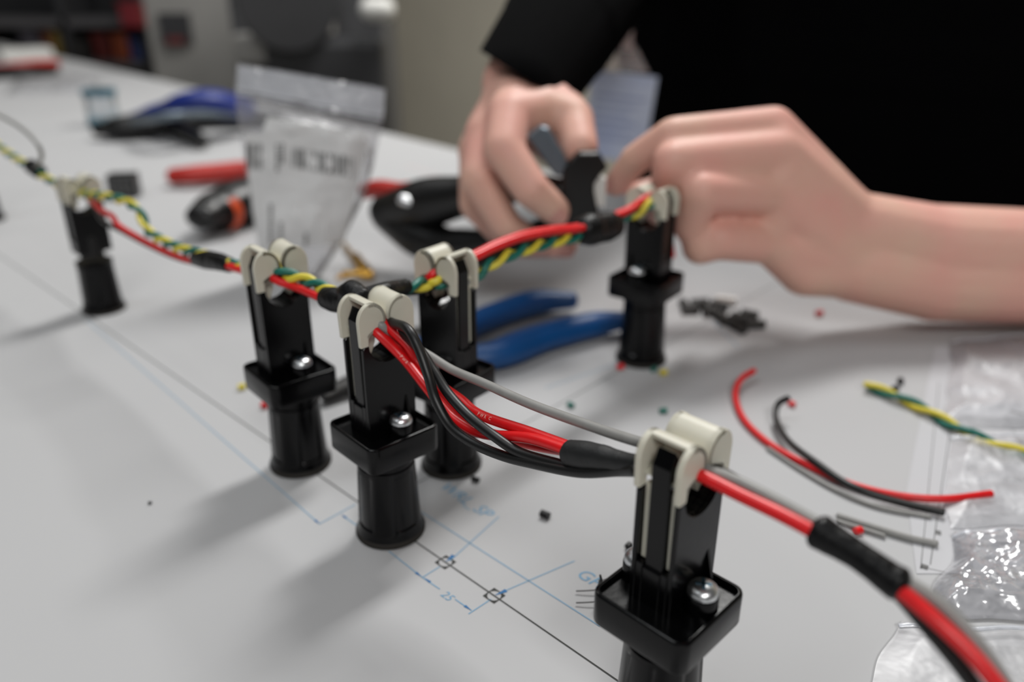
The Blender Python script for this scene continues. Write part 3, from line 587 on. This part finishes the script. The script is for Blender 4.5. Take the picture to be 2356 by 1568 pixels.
# blue pliers
pl = thing('pliers', 'pliers with blue dipped handles lying behind the middle stands', 'pliers', G(1000, 810))
O = G(1000, 810)
sweep_part('handle', [G(960, 800, 8), G(1040, 770, 9), G(1130, 728, 9), G(1230, 695, 9), G(1318, 690, 9)], [6.5, 8, 9, 9.5, 6.5], M['bluegrip'], pl, 0.8, off=O)
sweep_part('handle', [G(985, 818, 8), G(1060, 820, 9), G(1140, 815, 9), G(1250, 775, 9), G(1370, 745, 9), G(1450, 735, 9)], [6.5, 8.5, 10, 9.5, 9, 6], M['bluegrip'], pl, 0.8, off=O)
for a, b in (((940, 770), (975, 775)), ((1095, 822), (1118, 818))):
    sweep_part('handle_lining', [G(*a, 9), G(*b, 9)], [4, 4], M['yellowgrip'], pl, 0.7, off=O)
sweep_part('jaw', [G(1000, 812, 6), G(930, 830, 6), G(850, 862, 6), G(790, 888, 5), G(745, 912, 4)], [9, 10, 8, 6, 4], M['toolsteel'], pl, 0.6, off=O)
mb = MB(); p = G(970, 812)-O; mb.lathe([(7, 0.2), (7, 13), (5.5, 14)], 24, (p.x, p.y)); mb.build('pivot', M['toolsteel'], pl)
# red-handled stripper at left
rt = thing('wire_stripper', 'red and black handled wire stripper lying behind the standing zip bag', 'tool', G(500, 500)); O = G(500, 500)
sweep_part('handle', [G(398, 405, 10), G(440, 402, 12), G(500, 397, 12), G(570, 392, 12), G(640, 400, 12), G(720, 420, 12)], [10, 11.5, 12, 12, 10, 8], M['redgrip'], rt, 0.8, off=O)
sweep_part('handle', [G(462, 500, 19), G(480, 490, 19), G(530, 470, 19), G(580, 455, 19), G(680, 450, 17), G(760, 455, 15)], [13, 20, 24, 24, 15, 10], M['blackgrip'], rt, 0.75, off=O)
mb = MB(); Cq = [G(484, 490, 19)-O, G(489, 487.5, 19)-O, G(494, 485, 19)-O, G(500, 482.5, 19)-O]; T_q, N_q, B_q = frames(Cq); V = []
for i, c in enumerate(Cq):
    for k in range(9):
        a = radians(-55+k*12); r_ = (21.5, 22.4, 23.2, 24.0)[i]+0.7; V.append(c+(N_q[i]*sin(a)*0.75+B_q[i]*cos(a))*r_)
mb.add(V, [(i*9+k, i*9+k+1, (i+1)*9+k+1, (i+1)*9+k) for i in range(3) for k in range(8)]); mb.build('orange_marking', M['orange'], rt, 60)
# far tools and cup
ft = thing('pliers', 'black pliers with navy blue grips lying far back, left of the standing bag', 'pliers', G(350, 290)); O = G(350, 290)
sweep_part('jaw', [G(225, 298, 12), G(290, 292, 16), G(360, 285, 18), G(420, 284, 16)], [12, 22, 20, 14], M['blackgrip'], ft, 0.7, off=O)
sweep_part('handle', [G(380, 285, 14), G(425, 302, 14), G(468, 325, 10)], [13, 13, 9], M['blackgrip'], ft, 0.8, off=O)
sweep_part('handle', [G(400, 285, 14), G(470, 268, 16), G(560, 270, 14), G(640, 276, 12)], [14, 17, 17, 13], M['blackgrip'], ft, 0.8, off=O)
sweep_part('grip', [G(300, 272, 22), G(380, 255, 34), G(440, 240, 46), G(490, 238, 46), G(560, 250, 32)], [8, 16, 22, 24, 20], M['navy'], ft, 0.75, off=O)
sweep_part('tether', [G(310, 280, 28), G(380, 268, 42), G(450, 262, 40), G(540, 264, 30)], [6, 9, 8, 6], M['lever'], ft, 0.6, off=O)
ct = thing('plastic_cup', 'small clear cup with teal rim and base at the far left of the bench', 'cup', G(242, 288))
mb = MB(); mb.lathe([(21, 9), (21, 42)], 32, cap0=False, cap1=False); mb.build('body', M['cup'], ct)
mb = MB(); mb.lathe([(22, 0.1), (23, 3), (22, 10), (10, 10)], 32); mb.build('base', M['teal'], ct)
mb = MB(); mb.lathe([(21, 42), (23, 42), (23, 50), (20.5, 50), (20.5, 42)], 32, cap0=False, cap1=False); mb.build('rim', M['teal'], ct)
bt = thing('cutters', 'red and black hand cutters lying at the far left end of the bench', 'tool', G(50, 165)); O = G(50, 165)
sweep_part('handle', [G(-60, 172, 10), G(0, 166, 14), G(60, 163, 14), G(125, 160, 10)], [12, 20, 20, 14], M['blackgrip'], bt, 0.6, off=O)
sweep_part('handle', [G(-40, 158, 14), G(20, 154, 22), G(80, 148, 24), G(125, 148, 20)], [8, 13, 15, 16], M['redgrip'], bt, 0.6, off=O)
wb = thing('carton', 'white carton behind the red and black cutters', 'box', G(60, 135), radians(40)); mb = MB(); mb.box((-60, -40, 0.1), (60, 40, 26)); bevel(mb.build('body', M['white'], wb, 0), 2)
mb = MB(); mb.box((-58, -2, 26), (58, 2, 26.6)); mb.build('flap_seam', M['label'], wb, 0)
sq = thing('black_connector', 'square black connector block on the bench behind the left stand', 'connector', G(290, 452), radians(10))
mb = MB(); mb.box((-13, -10, 0.1), (13, 10, 22)); bevel(mb.build('housing', M['blackgrip'], sq, 0), 1.2)
mb = MB()
for i in range(4):
    for j in range(2): mb.box((-10+i*5.4, -10.4, 4+j*9), (-6.6+i*5.4, -9.9, 9+j*9))
mb.build('cavity', M['inkgrey'], sq, 0)

# ================================================================== BAGS
def nz(p, sc, seed): return noise.noise(Vector((p.x*sc+seed*7.3, p.y*sc-seed*3.1, seed*1.7)))
def ridged(p, sc, seed): return 1-abs(noise.noise(Vector((p.x*sc+seed*7.3, p.y*sc-seed*3.1, seed*1.7))))*2
def flat_bag(name, label, cs, seed, amp, lift=1.0, N=72, zips=True, crk=0.03, fm='filmsoft'):
    """a polythene bag lying on the bench: two crumpled skins sealed at the rim, cs = its four corners in order"""
    c = [Vector(x) for x in cs]; ctr_ = sum(c, Vector())/4
    t = thing(name, label, 'plastic bag', (ctr_.x, ctr_.y, 0)); mb = MB(); top = []
    for j in range(N+1):
        for i in range(N+1):
            a, b = i/N, j/N; p = (c[0]*(1-a)+c[1]*a)*(1-b)+(c[3]*(1-a)+c[2]*a)*b
            e = min(a, 1-a, b, 1-b); k = min(1, e*7)
            wob = Vector((nz(p, 0.05, seed+3), nz(p, 0.05, seed+5), 0))*3.0; p = p+wob
            z = lift+k*amp*(0.35+0.45*nz(p, 0.016, seed)+0.13*ridged(p, 0.05, seed+1)+crk*ridged(p, 0.13, seed+2)+crk*0.6*ridged(p, 0.3, seed+4))
            top.append(Vector((p.x, p.y, max(lift*0.6, z))))
    o = Vector((ctr_.x, ctr_.y, 0)); n1 = N+1
    fs = [(j*n1+i, j*n1+i+1, (j+1)*n1+i+1, (j+1)*n1+i) for j in range(N) for i in range(N)]
    mb.add(top, fs); ob = mb.build('film', M[fm], t, 60, o)
    if zips:
        z_ = MB(); r1_ = [top[i+n1*(N-5)]+Vector((0, 0, 0.5)) for i in range(n1)]; tube(z_, [Vector(p) for p in r1_], 0.9, 8, 0.6); z_.build('zip_strip', M['filmzip'], t, 60, o)
    return t
def gb(*pts): return [G(*p) for p in pts]
flat_bag('zip_bag', 'clear crumpled bag lying at the right edge just under the forearm', gb((2170, 985), (2440, 985), (2440, 770), (2195, 780)), 1, 9)
flat_bag('zip_bag', 'clear bag at the right edge holding a red wire end, between two other bags', gb((2175, 1215), (2460, 1215), (2450, 1005), (2180, 1000)), 2, 7)
flat_bag('zip_bag', 'glossy crinkled clear bag with bright highlights at the right, above the lowest bag', gb((2130, 1425), (2500, 1440), (2490, 1235), (2195, 1225)), 3, 9, crk=0.13, fm='filmcrisp')
flat_bag('zip_bag', 'clear bag in the lower right corner under the leaving wires', gb((1985, 1640), (2560, 1640), (2560, 1450), (2075, 1440)), 4, 5, crk=0.012)
flat_bag('zip_bag', 'clear bag lying flat at the far left end of the bench', gb((10, 218), (235, 212), (225, 180), (40, 182)), 5, 14)
# sheet of paper under the bags
sp = thing('instruction_sheet', 'white printed sheet under the clear bags at the right', 'paper', (0, 0, 0))
def sheet_pt(u, v, z=0.35): return G(u, v, z)
mb = MB(); q = [G(2085, 1130), G(2150, 800), G(2700, 800), G(2760, 1320), G(2108, 1320)]; mb.prism([(p.x, p.y) for p in q], 0.1, 0.3, 'z'); mb.build('sheet', M['paper2'], sp, 0)
def sline(a, b, wd, m=M['inkgrey']):
    p, q = G(*a), G(*b); d = (q-p).normalized(); n = Vector((-d.y, d.x, 0))*wd/2; k = MB(); k.add([(x.x, x.y, 0.36) for x in (p-n, q-n, q+n, p+n)], [(0, 1, 2, 3)]); k.build('printed_line', m, sp, 0)
for a, b, w_ in (((2193, 940), (2140, 1300), 0.35), ((2160, 880), (2118, 1310), 0.3), ((2118, 1305), (2300, 1345), 0.35), ((2195, 1225), (2356, 1262), 0.35), ((2300, 930), (2340, 1010), 0.3), ((2118, 1302), (2135, 1308), 3.0), ((2152, 1225), (2165, 1228), 3.0), ((2322, 945), (2356, 955), 2.6), ((2335, 1012), (2356, 1018), 2.6), ((2222, 912), (2232, 918), 3.0)):
    sline(a, b, w_)

# standing zip bag with a label
SB = G(665, 640)
sb = thing('zip_bag', 'upright clear zip bag with a white barcode label standing behind the stands', 'plastic bag', SB)
def bagpt(u, v, y): return YP(u, v, y)-SB
rowsL = [(545, 145), (541, 200), (545, 260), (556, 330), (570, 420), (585, 510), (598, 590), (606, 640)]
rowsR = [(886, 203), (884, 262), (872, 318), (858, 385), (835, 460), (800, 530), (762, 595), (732, 640)]
def bag_skin(side, amp):
    V = []; NX = 26; NY = 42
    for j in range(NY+1):
        t = j/NY*(len(rowsL)-1); k = min(int(t), len(rowsL)-2); q = t-k
        l = Vector(rowsL[k]).lerp(Vector(rowsL[k+1]), q); r = Vector(rowsR[k]).lerp(Vector(rowsR[k+1]), q); h = j/NY
        for i in range(NX+1):
            a = i/NX; uv = l.lerp(r, a); y = 545-10*h
            prof = sin(pi*a)**0.6*(amp*(0.15+0.85*min(1, h*2.2)))*(1-0.5*max(0, h-0.75)*4*0.5)
            y += side*prof+4.0*nz(Vector((uv.x, uv.y, 0)), 0.012, 9+side)+1.6*ridged(Vector((uv.x, uv.y, 0)), 0.03, 4+side)
            V.append(bagpt(uv.x, uv.y, y))
    n1 = NX+1; return V, [(j*n1+i, j*n1+i+1, (j+1)*n1+i+1, (j+1)*n1+i) for j in range(NY) for i in range(NX)]
mb = MB(); mb.add(*bag_skin(-1, 12)); mb.build('film', M['film'], sb, 60)
mb = MB(); mb.add(*bag_skin(1, 12)); mb.build('film', M['film'], sb, 60)
for dv in (0, 10):
    mb = MB(); tube(mb, spline([bagpt(545, 205+dv, 541), bagpt(650, 222+dv, 538), bagpt(770, 245+dv, 539), bagpt(880, 264+dv, 541)], 3), 1.3, 8, 0.8); mb.build('zip_strip', M['filmzip'], sb, 60)
mb = MB(); mb.add(*[[bagpt(u, v, y) for u, v, y in ((548, 152, 538), (640, 165, 534), (760, 185, 536), (884, 207, 540), (884, 262, 540), (760, 243, 535), (640, 221, 533), (545, 203, 538))], [(0, 1, 6, 7), (1, 2, 5, 6), (2, 3, 4, 5)]]); mb.build('header_strip', M['filmzip'], sb, 60)
# the label stuck on the front skin: laid out in the skin's own width (a) and height (h)
def skin_row(h):
    t = h*(len(rowsL)-1); k = min(int(t), len(rowsL)-2); q = t-k
    return Vector(rowsL[k]).lerp(Vector(rowsL[k+1]), q), Vector(rowsR[k]).lerp(Vector(rowsR[k+1]), q)
def skin_pt(uv, a, h, side, amp):
    y = 545-10*h+side*sin(pi*a)**0.6*(amp*(0.15+0.85*min(1, h*2.2)))*(1-0.5*max(0, h-0.75)*4*0.5)
    return y+4.0*nz(Vector((uv.x, uv.y, 0)), 0.012, 9+side)+1.6*ridged(Vector((uv.x, uv.y, 0)), 0.03, 4+side)
def on_skin(u, v, lift):
    lo, hi = 0.0, 1.0
    for _ in range(30):
        h = (lo+hi)/2; l, r = skin_row(h); a = min(0.999, max(0.001, (u-l.x)/(r.x-l.x)))
        if l.y+(r.y-l.y)*a < v: lo = h
        else: hi = h
    return bagpt(u, v, skin_pt(Vector((u, v)), a, h, -1, 12)-lift)
def sheet_on(pts, lift, n=24, name='label', m=None):
    V = []
    for j in range(n+1):
        for i in range(n+1):
            a, b = i/n, j/n; p = (Vector(pts[0]).lerp(Vector(pts[1]), a)).lerp(Vector(pts[3]).lerp(Vector(pts[2]), a), b); V.append(on_skin(p.x, p.y, lift))
    n1 = n+1; mb = MB(); mb.add(V, [(j*n1+i, j*n1+i+1, (j+1)*n1+i+1, (j+1)*n1+i) for j in range(n) for i in range(n)]); mb.build(name, m, sb, 60)
sheet_on([(615, 268), (845, 308), (838, 330), (600, 312)], 0.5, name='packet', m=M['label'])
sheet_on([(560, 308), (846, 326), (792, 556), (594, 580)], 0.9, name='label', m=M['label'])
def lab_pt(u, v): return on_skin(u, v, 1.5)
def bars(name, u0, v0, u1, v1, slope, n, m, seed):
    rr = random.Random(seed); mb = MB(); u = u0
    while u < u1:
        w_ = rr.choice((3, 4, 6, 9)); dv = (u-u0)*slope
        a, b, c2, d2 = lab_pt(u, v0+dv), lab_pt(min(u+w_, u1), v0+dv), lab_pt(min(u+w_, u1), v1+dv), lab_pt(u, v1+dv)
        mb.add([a, b, c2, d2], [(0, 1, 2, 3)]); u += w_+rr.choice((3, 4, 6))
    mb.build(name, m, sb, 0)
bars('barcode', 672, 340, 812, 385, 0.16, 20, M['inkgrey'], 3); bars('barcode', 566, 330, 606, 388, 0.05, 8, M['inkgrey'], 5)
def lab_text(body, size_px, u, v, rot, m=M['inkgrey']):
    vs, fs = text_mesh(body, size_px); mb = MB(); mb.add([lab_pt(u+p.x*cos(rot)+p.y*sin(rot), v+p.x*sin(rot)-p.y*cos(rot)) for p in vs], fs); mb.build('printed_text', m, sb, 0)
for u, v0, v1 in ((619, 470, 572), (642, 512, 572), (700, 538, 575), (634, 332, 396), (646, 330, 380)):
    mb = MB()
    for k in range(int((v1-v0)/8)): a = v0+k*8; mb.add([lab_pt(u, a), lab_pt(u+8, a), lab_pt(u+8, a+5), lab_pt(u, a+5)], [(0, 1, 2, 3)])
    mb.build('printed_rows', M['inkgrey'], sb, 0)
# gold terminals beside the bag
for i, (a, b, lb) in enumerate((((790, 560), (830, 612), 'gold crimp terminal leaning on the zip bag, pointing up left'), ((822, 585), (850, 628), 'gold crimp terminal behind the others, rightmost by the zip bag'),
                          ((775, 640), (850, 622), 'gold crimp terminal lying lowest beside the zip bag'), ((788, 628), (856, 632), 'gold crimp terminal lying in the middle of the little gold heap'))):
    p, q = G(*a, 3.0+2.2*i), G(*b, 3.0+1.5*i); t_ = thing('crimp_terminal', lb, 'terminal', (p+q)/2, group='gold terminals by the bag'); O = (p+q)/2
    sweep_part('pin', [p, p.lerp(q, 0.6)], [1.6, 2.0], M['brass'], t_, 1.0, 10, O); sweep_part('barrel', [p.lerp(q, 0.55), q], [2.8, 3.2], M['brass'], t_, 0.9, 12, O)

# ================================================================== LOOSE WIRE AND CLIPPINGS
def loose(label, pts, r, m, cat='wire', name='loose_wire'):
    mb = MB(); C = spline(pts, 1.0); tube(mb, C, r, 10); o = mb.build(name, m, None, 60, (C[0].x, C[0].y, 0)); return tag(o, label, cat)
loose('loose red wire curling over the paper at the right', [G(1735, 852, 6), G(1705, 872, 5), G(1692, 910, 3), G(1712, 965, 2), G(1770, 1020, 1.8), G(1850, 1065, 1.8), G(1950, 1110, 1.8), G(2060, 1138, 2.2), G(2172, 1147, 3), G(2280, 1135, 3)], 1.55, M['red'])
loose('loose black wire with a hooked end, right of the front stand', [G(1814, 915, 12), G(1790, 930, 8), G(1786, 965, 5), G(1815, 1015, 4.4), G(1880, 1065, 4.9), G(1960, 1118, 4.4), G(2060, 1152, 2.6), G(2170, 1178, 2.6)], 1.5, M['black'])
loose('thin grey wire and painted shadow line beside the loose red and black wires', [G(1766, 1030, 1.2), G(1850, 1085, 1.2), G(1930, 1130, 1.2), G(2020, 1165, 1.2), G(2140, 1188, 1.2)], 0.9, M['grey'])  # one grey strand drawn for both a wire and a shadow line
loose('short grey wire offcut under the edge of the bags, upper of two', [G(1928, 1186, 1.4), G(2010, 1212, 1.4), G(2090, 1236, 1.4), G(2155, 1250, 1.6)], 1.3, M['grey'])
loose('short grey wire offcut under the edge of the bags, lower of two', [G(1926, 1198, 1.2), G(1985, 1216, 1.2), G(2035, 1232, 1.2)], 0.9, M['grey'])
tp = thing('loose_twisted_pair', 'loose yellow and green twisted pair lying at the right edge', 'wire', G(2150, 960)); O = G(2150, 960)
Cp = spline([G(1992, 885, 3.2)-O, G(2060, 910, 3.2)-O, G(2130, 942, 3.2)-O, G(2200, 982, 3.2)-O, G(2290, 1022, 3.2)-O, G(2370, 1046, 3.6)-O], 0.8)
for m_, a in ((M['yellow'], 0.6), (M['green'], 0.6+pi)):
    mb = MB(); tube(mb, twist(Cp, 34, 1.5, a), 1.45, 10); mb.build('wire', m_, tp, 60)['label'] = 'yellow strand' if m_ is M['yellow'] else 'green strand'
def bit(label, u, v, m, ln=4.0, r=1.5, a=0.4, cat='clipping', z=None, name='wire_clipping'):
    z = r if z is None else z; p = G(u, v, z); d = Vector((cos(a), sin(a), 0))*ln/2; mb = MB(); tube(mb, [p-d, p, p+d], r, 10, 1.0, False)
    return tag(mb.build(name, m, None, 50, (p.x, p.y, 0)), label, cat, 'wire clippings on the paper')
for args in (('red clipping at the foot of the right stand', 1427, 843, M['red'], 3.5, 1.6, 0.2), ('green clipping at the foot of the right stand', 1505, 849, M['green'], 3, 1.4, 1.0),
             ('yellow clipping at the foot of the right stand', 1526, 856, M['yellow'], 3.5, 1.6, 0.3), ('green clipping on bare paper, left of two green ones above the front stand', 1313, 931, M['green'], 3, 1.4, 2.4),
             ('green clipping on bare paper, right of two green ones above the front stand', 1526, 944, M['green'], 3.4, 1.4, 0.2), ('black clipping alone on the paper right of the printed lettering', 1254, 1183, M['black'], 3.6, 1.5, -0.6),
             ('red clipping beside the grey offcuts', 1974, 1220, M['red'], 3.0, 1.5, 0.4), ('grey clipping just behind the front jaws', 1502, 1006, M['grey'], 2.0, 1.0, 0.4),
             ('black clipping above the yellow green pair, upper of two', 2072, 876, M['black'], 2.4, 1.7, 1.2), ('black clipping above the yellow green pair, touching it', 2060, 893, M['black'], 3.0, 1.5, 0.2),
             ('red clipping in the shadow under the wrist', 1885, 720, M['red'], 4, 1.8, 0.5), ('yellow clipping beside the plate of the main-line stand in front of the bag', 556, 889, M['yellow'], 3.5, 1.6, 0.5),
             ('red clipping by the shaft of the main-line stand in front of the bag', 608, 932, M['red'], 3, 1.5, -0.7), ('tiny dark speck on the paper at the lower left', 345, 1156, M['black'], 1.2, 0.6, 0.2),
             ('red clipping touching the hooked black wire', 1822, 928, M['red'], 3.0, 1.5, -0.8), ('black clipping beside the front stand, behind its far screw', 1447, 1255, M['black'], 2.0, 1.3, 0.9),
             ('black clipping beside the foot of the half hidden stand', 1094, 1102, M['black'], 3.2, 1.2, -0.5)):
    bit(*args)
rr = random.Random(11)
names = ('leftmost', 'second from left', 'third from left', 'middle front', 'middle rear', 'third from right', 'second from right', 'rightmost', 'topmost', 'lowest', 'lower left', 'upper left', 'front left', 'front centre', 'upper right', 'front right')
for i, (u, v) in enumerate(((1575, 700), (1600, 706), (1624, 704), (1650, 722), (1655, 702), (1688, 728), (1712, 735), (1738, 746), (1670, 690), (1700, 752), (1585, 712), (1610, 695), (1632, 716), (1664, 734), (1725, 722), (1680, 742))):
    bit(('black' if i != 8 else 'white')+' scrap in the heap behind the right stand, '+names[i], u, v, M['scrap'] if i != 8 else M['white'], 8+rr.random()*5, 2.7, rr.random()*3).__setitem__('group', 'black scraps in the shaded heap')
# small component with two leads next to the front stand
cp = thing('leaded_component', 'tiny component with two silver leads left of the front stand plate', 'component', G(1390, 1372)); O = G(1390, 1372)
for v in (1358, 1385): sweep_part('lead', [G(1326, v+1, 1.0), G(1352, v, 1.4), G(1395, v-3, 1.8)], [0.22, 0.22, 0.22], M['toolsteel'], cp, 1.0, 8, O, 1.0)
sweep_part('curled_lead', [G(1398, 1368, 3), G(1386, 1345, 6), G(1381, 1322, 10)], [0.7, 0.6, 0.35], M['black'], cp, 1.0, 8, O, 1.0)
mb = MB(); p = G(1405, 1370)-O; mb.box((p.x-4, p.y-3, 0.1), (p.x+5, p.y+4, 4)); bevel(mb.build('body', M['blackgrip'], cp, 0), 0.6)

# ================================================================== BACKGROUND ACROSS THE BENCH
def BX(mb, u0, u1, v0, v1, y, depth):
    """box whose near face stands at distance y and is as wide and tall as measured there"""
    a, b = YP(u0, v1, y), YP(u1, v0, y); mb.box((a.x, y, a.z), (b.x, y+depth, b.z)); return mb
mc = thing('grey_cabinet', 'grey equipment cabinet with a dark square window behind the bench', 'cabinet', (YP(440, 100, 2250).x, 2250, FZ)); O = mc.location/MM
z0 = FZ
mb = MB(); a, b = YP(325, 0, 2250), YP(545, 0, 2250); mb.box((a.x, 2250, z0), (b.x, 2500, 520)); bevel(mb.build('housing', M['cabinet'], mc, 0, O), 8)
mb = MB(); BX(mb, 372, 432, 30, 100, 2240, 12); mb.build('window', M['darkgrey2'], mc, 0, O)
mb = MB(); BX(mb, 385, 420, 86, 100, 2234, 8); mb.build('red_indicator', mat('dull_red_panel', (110, 40, 40)), mc, 0, O)
mm_ = thing('bench_machine', 'dark grey workshop machine with a pale casting behind the standing bag', 'machine', (YP(720, 100, 1800).x, 1800, FZ)); O = mm_.location/MM
mb = MB(); a, b = YP(520, 0, 1850), YP(880, 0, 1850); mb.box((a.x, 1850, FZ), (b.x, 2050, 420)); bevel(mb.build('body', M['darkgrey'], mm_, 0, O), 12)
mb = MB(); BX(mb, 640, 880, 90, 420, 1780, 80); bevel(mb.build('front_cover', M['darkgrey2'], mm_, 0, O), 14)
mb = MB(); BX(mb, 540, 650, 78, 150, 1790, 60); bevel(mb.build('pale_casting', M['cabinet'], mm_, 0, O), 8)
mb = MB(); c_ = YP(660, 0, 1760)-O; mb.lathe([(95, -14), (100, 0), (95, 14)], 36); mb.xf(Matrix.Translation(c_)@Matrix.Rotation(radians(90), 4, 'X')@Matrix.Rotation(radians(20), 4, 'Y')); mb.build('hand_wheel', M['darkgrey2'], mm_)
mb = MB(); c_ = YP(868, 22, 1770)-O; capsule(mb, c_-Vector((14, 0, 0)), 22, c_+Vector((14, 0, 0)), 22); mb.build('white_knob', M['white'], mm_, 60)
mb = MB(); BX(mb, 690, 760, 35, 78, 1785, 40); mb.build('nameplate', M['cabinet'], mm_, 0, O)
sf = thing('storage_rack', 'dark storage rack filled with coloured odds and ends at the upper left', 'rack', (YP(120, 60, 2900).x, 2900, FZ)); O = sf.location/MM
a, b = YP(-220, 0, 2900), YP(322, 0, 2900)
mb = MB(); mb.box((a.x, 3150, FZ), (b.x, 3170, 700)); mb.build('back_panel', M['darkgrey2'], sf, 0, O)
for u in (-210, 134, 318):
    p = YP(u, 0, 2900); mb = MB(); mb.box((p.x-12, 2900, FZ), (p.x+12, 3160, 700)); mb.build('upright', M['darkgrey2'], sf, 0, O)
for v in (52, 150):
    p = YP(0, v, 2900); mb = MB(); mb.box((a.x, 2900, p.z-14), (b.x, 3150, p.z+14)); mb.build('shelf', mat('worn_grey_shelf', (84, 82, 84), 0.6), sf, 0, O)
for i, (u0, u1, v0, v1, c_, lb) in enumerate(((80, 102, 72, 100, (110, 60, 40), 'rust brown'), (102, 122, 74, 104, (130, 110, 50), 'ochre'), (200, 240, 80, 125, (96, 32, 28), 'dark red'), (248, 282, 80, 128, (150, 72, 40), 'orange'),
                                (288, 316, 90, 140, (60, 76, 130), 'blue'), (30, 70, 65, 110, (76, 72, 80), 'grey'), (300, 345, 5, 60, (150, 48, 56), 'red'), (155, 186, 92, 128, (44, 42, 40), 'black'))):
    a_, b_ = YP(u0, v1, 2880), YP(u1, v0, 2880); y0 = 2920 if u0 < 299 else 2800
    zb_ = YP(0, 150, 2900).z+15 if u0 < 299 else a_.z
    bn = thing('storage_bin', 'blurred %s bin on the dark rack at the upper left' % lb, 'bin', ((a_.x+b_.x)/2, y0, zb_), group='bins on the far rack')
    hw = (b_.x-a_.x)/2-7; hh = max(20, b_.z-zb_); m_ = mat('bin_'+lb.replace(' ', '_'), c_, 0.5, noise_amt=0.15, noise_scale=10); k = MB(); k.box((-hw, 0, 0), (hw, 90, hh)); bevel(k.build('tub', m_, bn, 0), 4); k = MB(); k.box((-hw-3, -3, hh-8), (hw+3, 93, hh+2)); k.build('lip', m_, bn, 0)
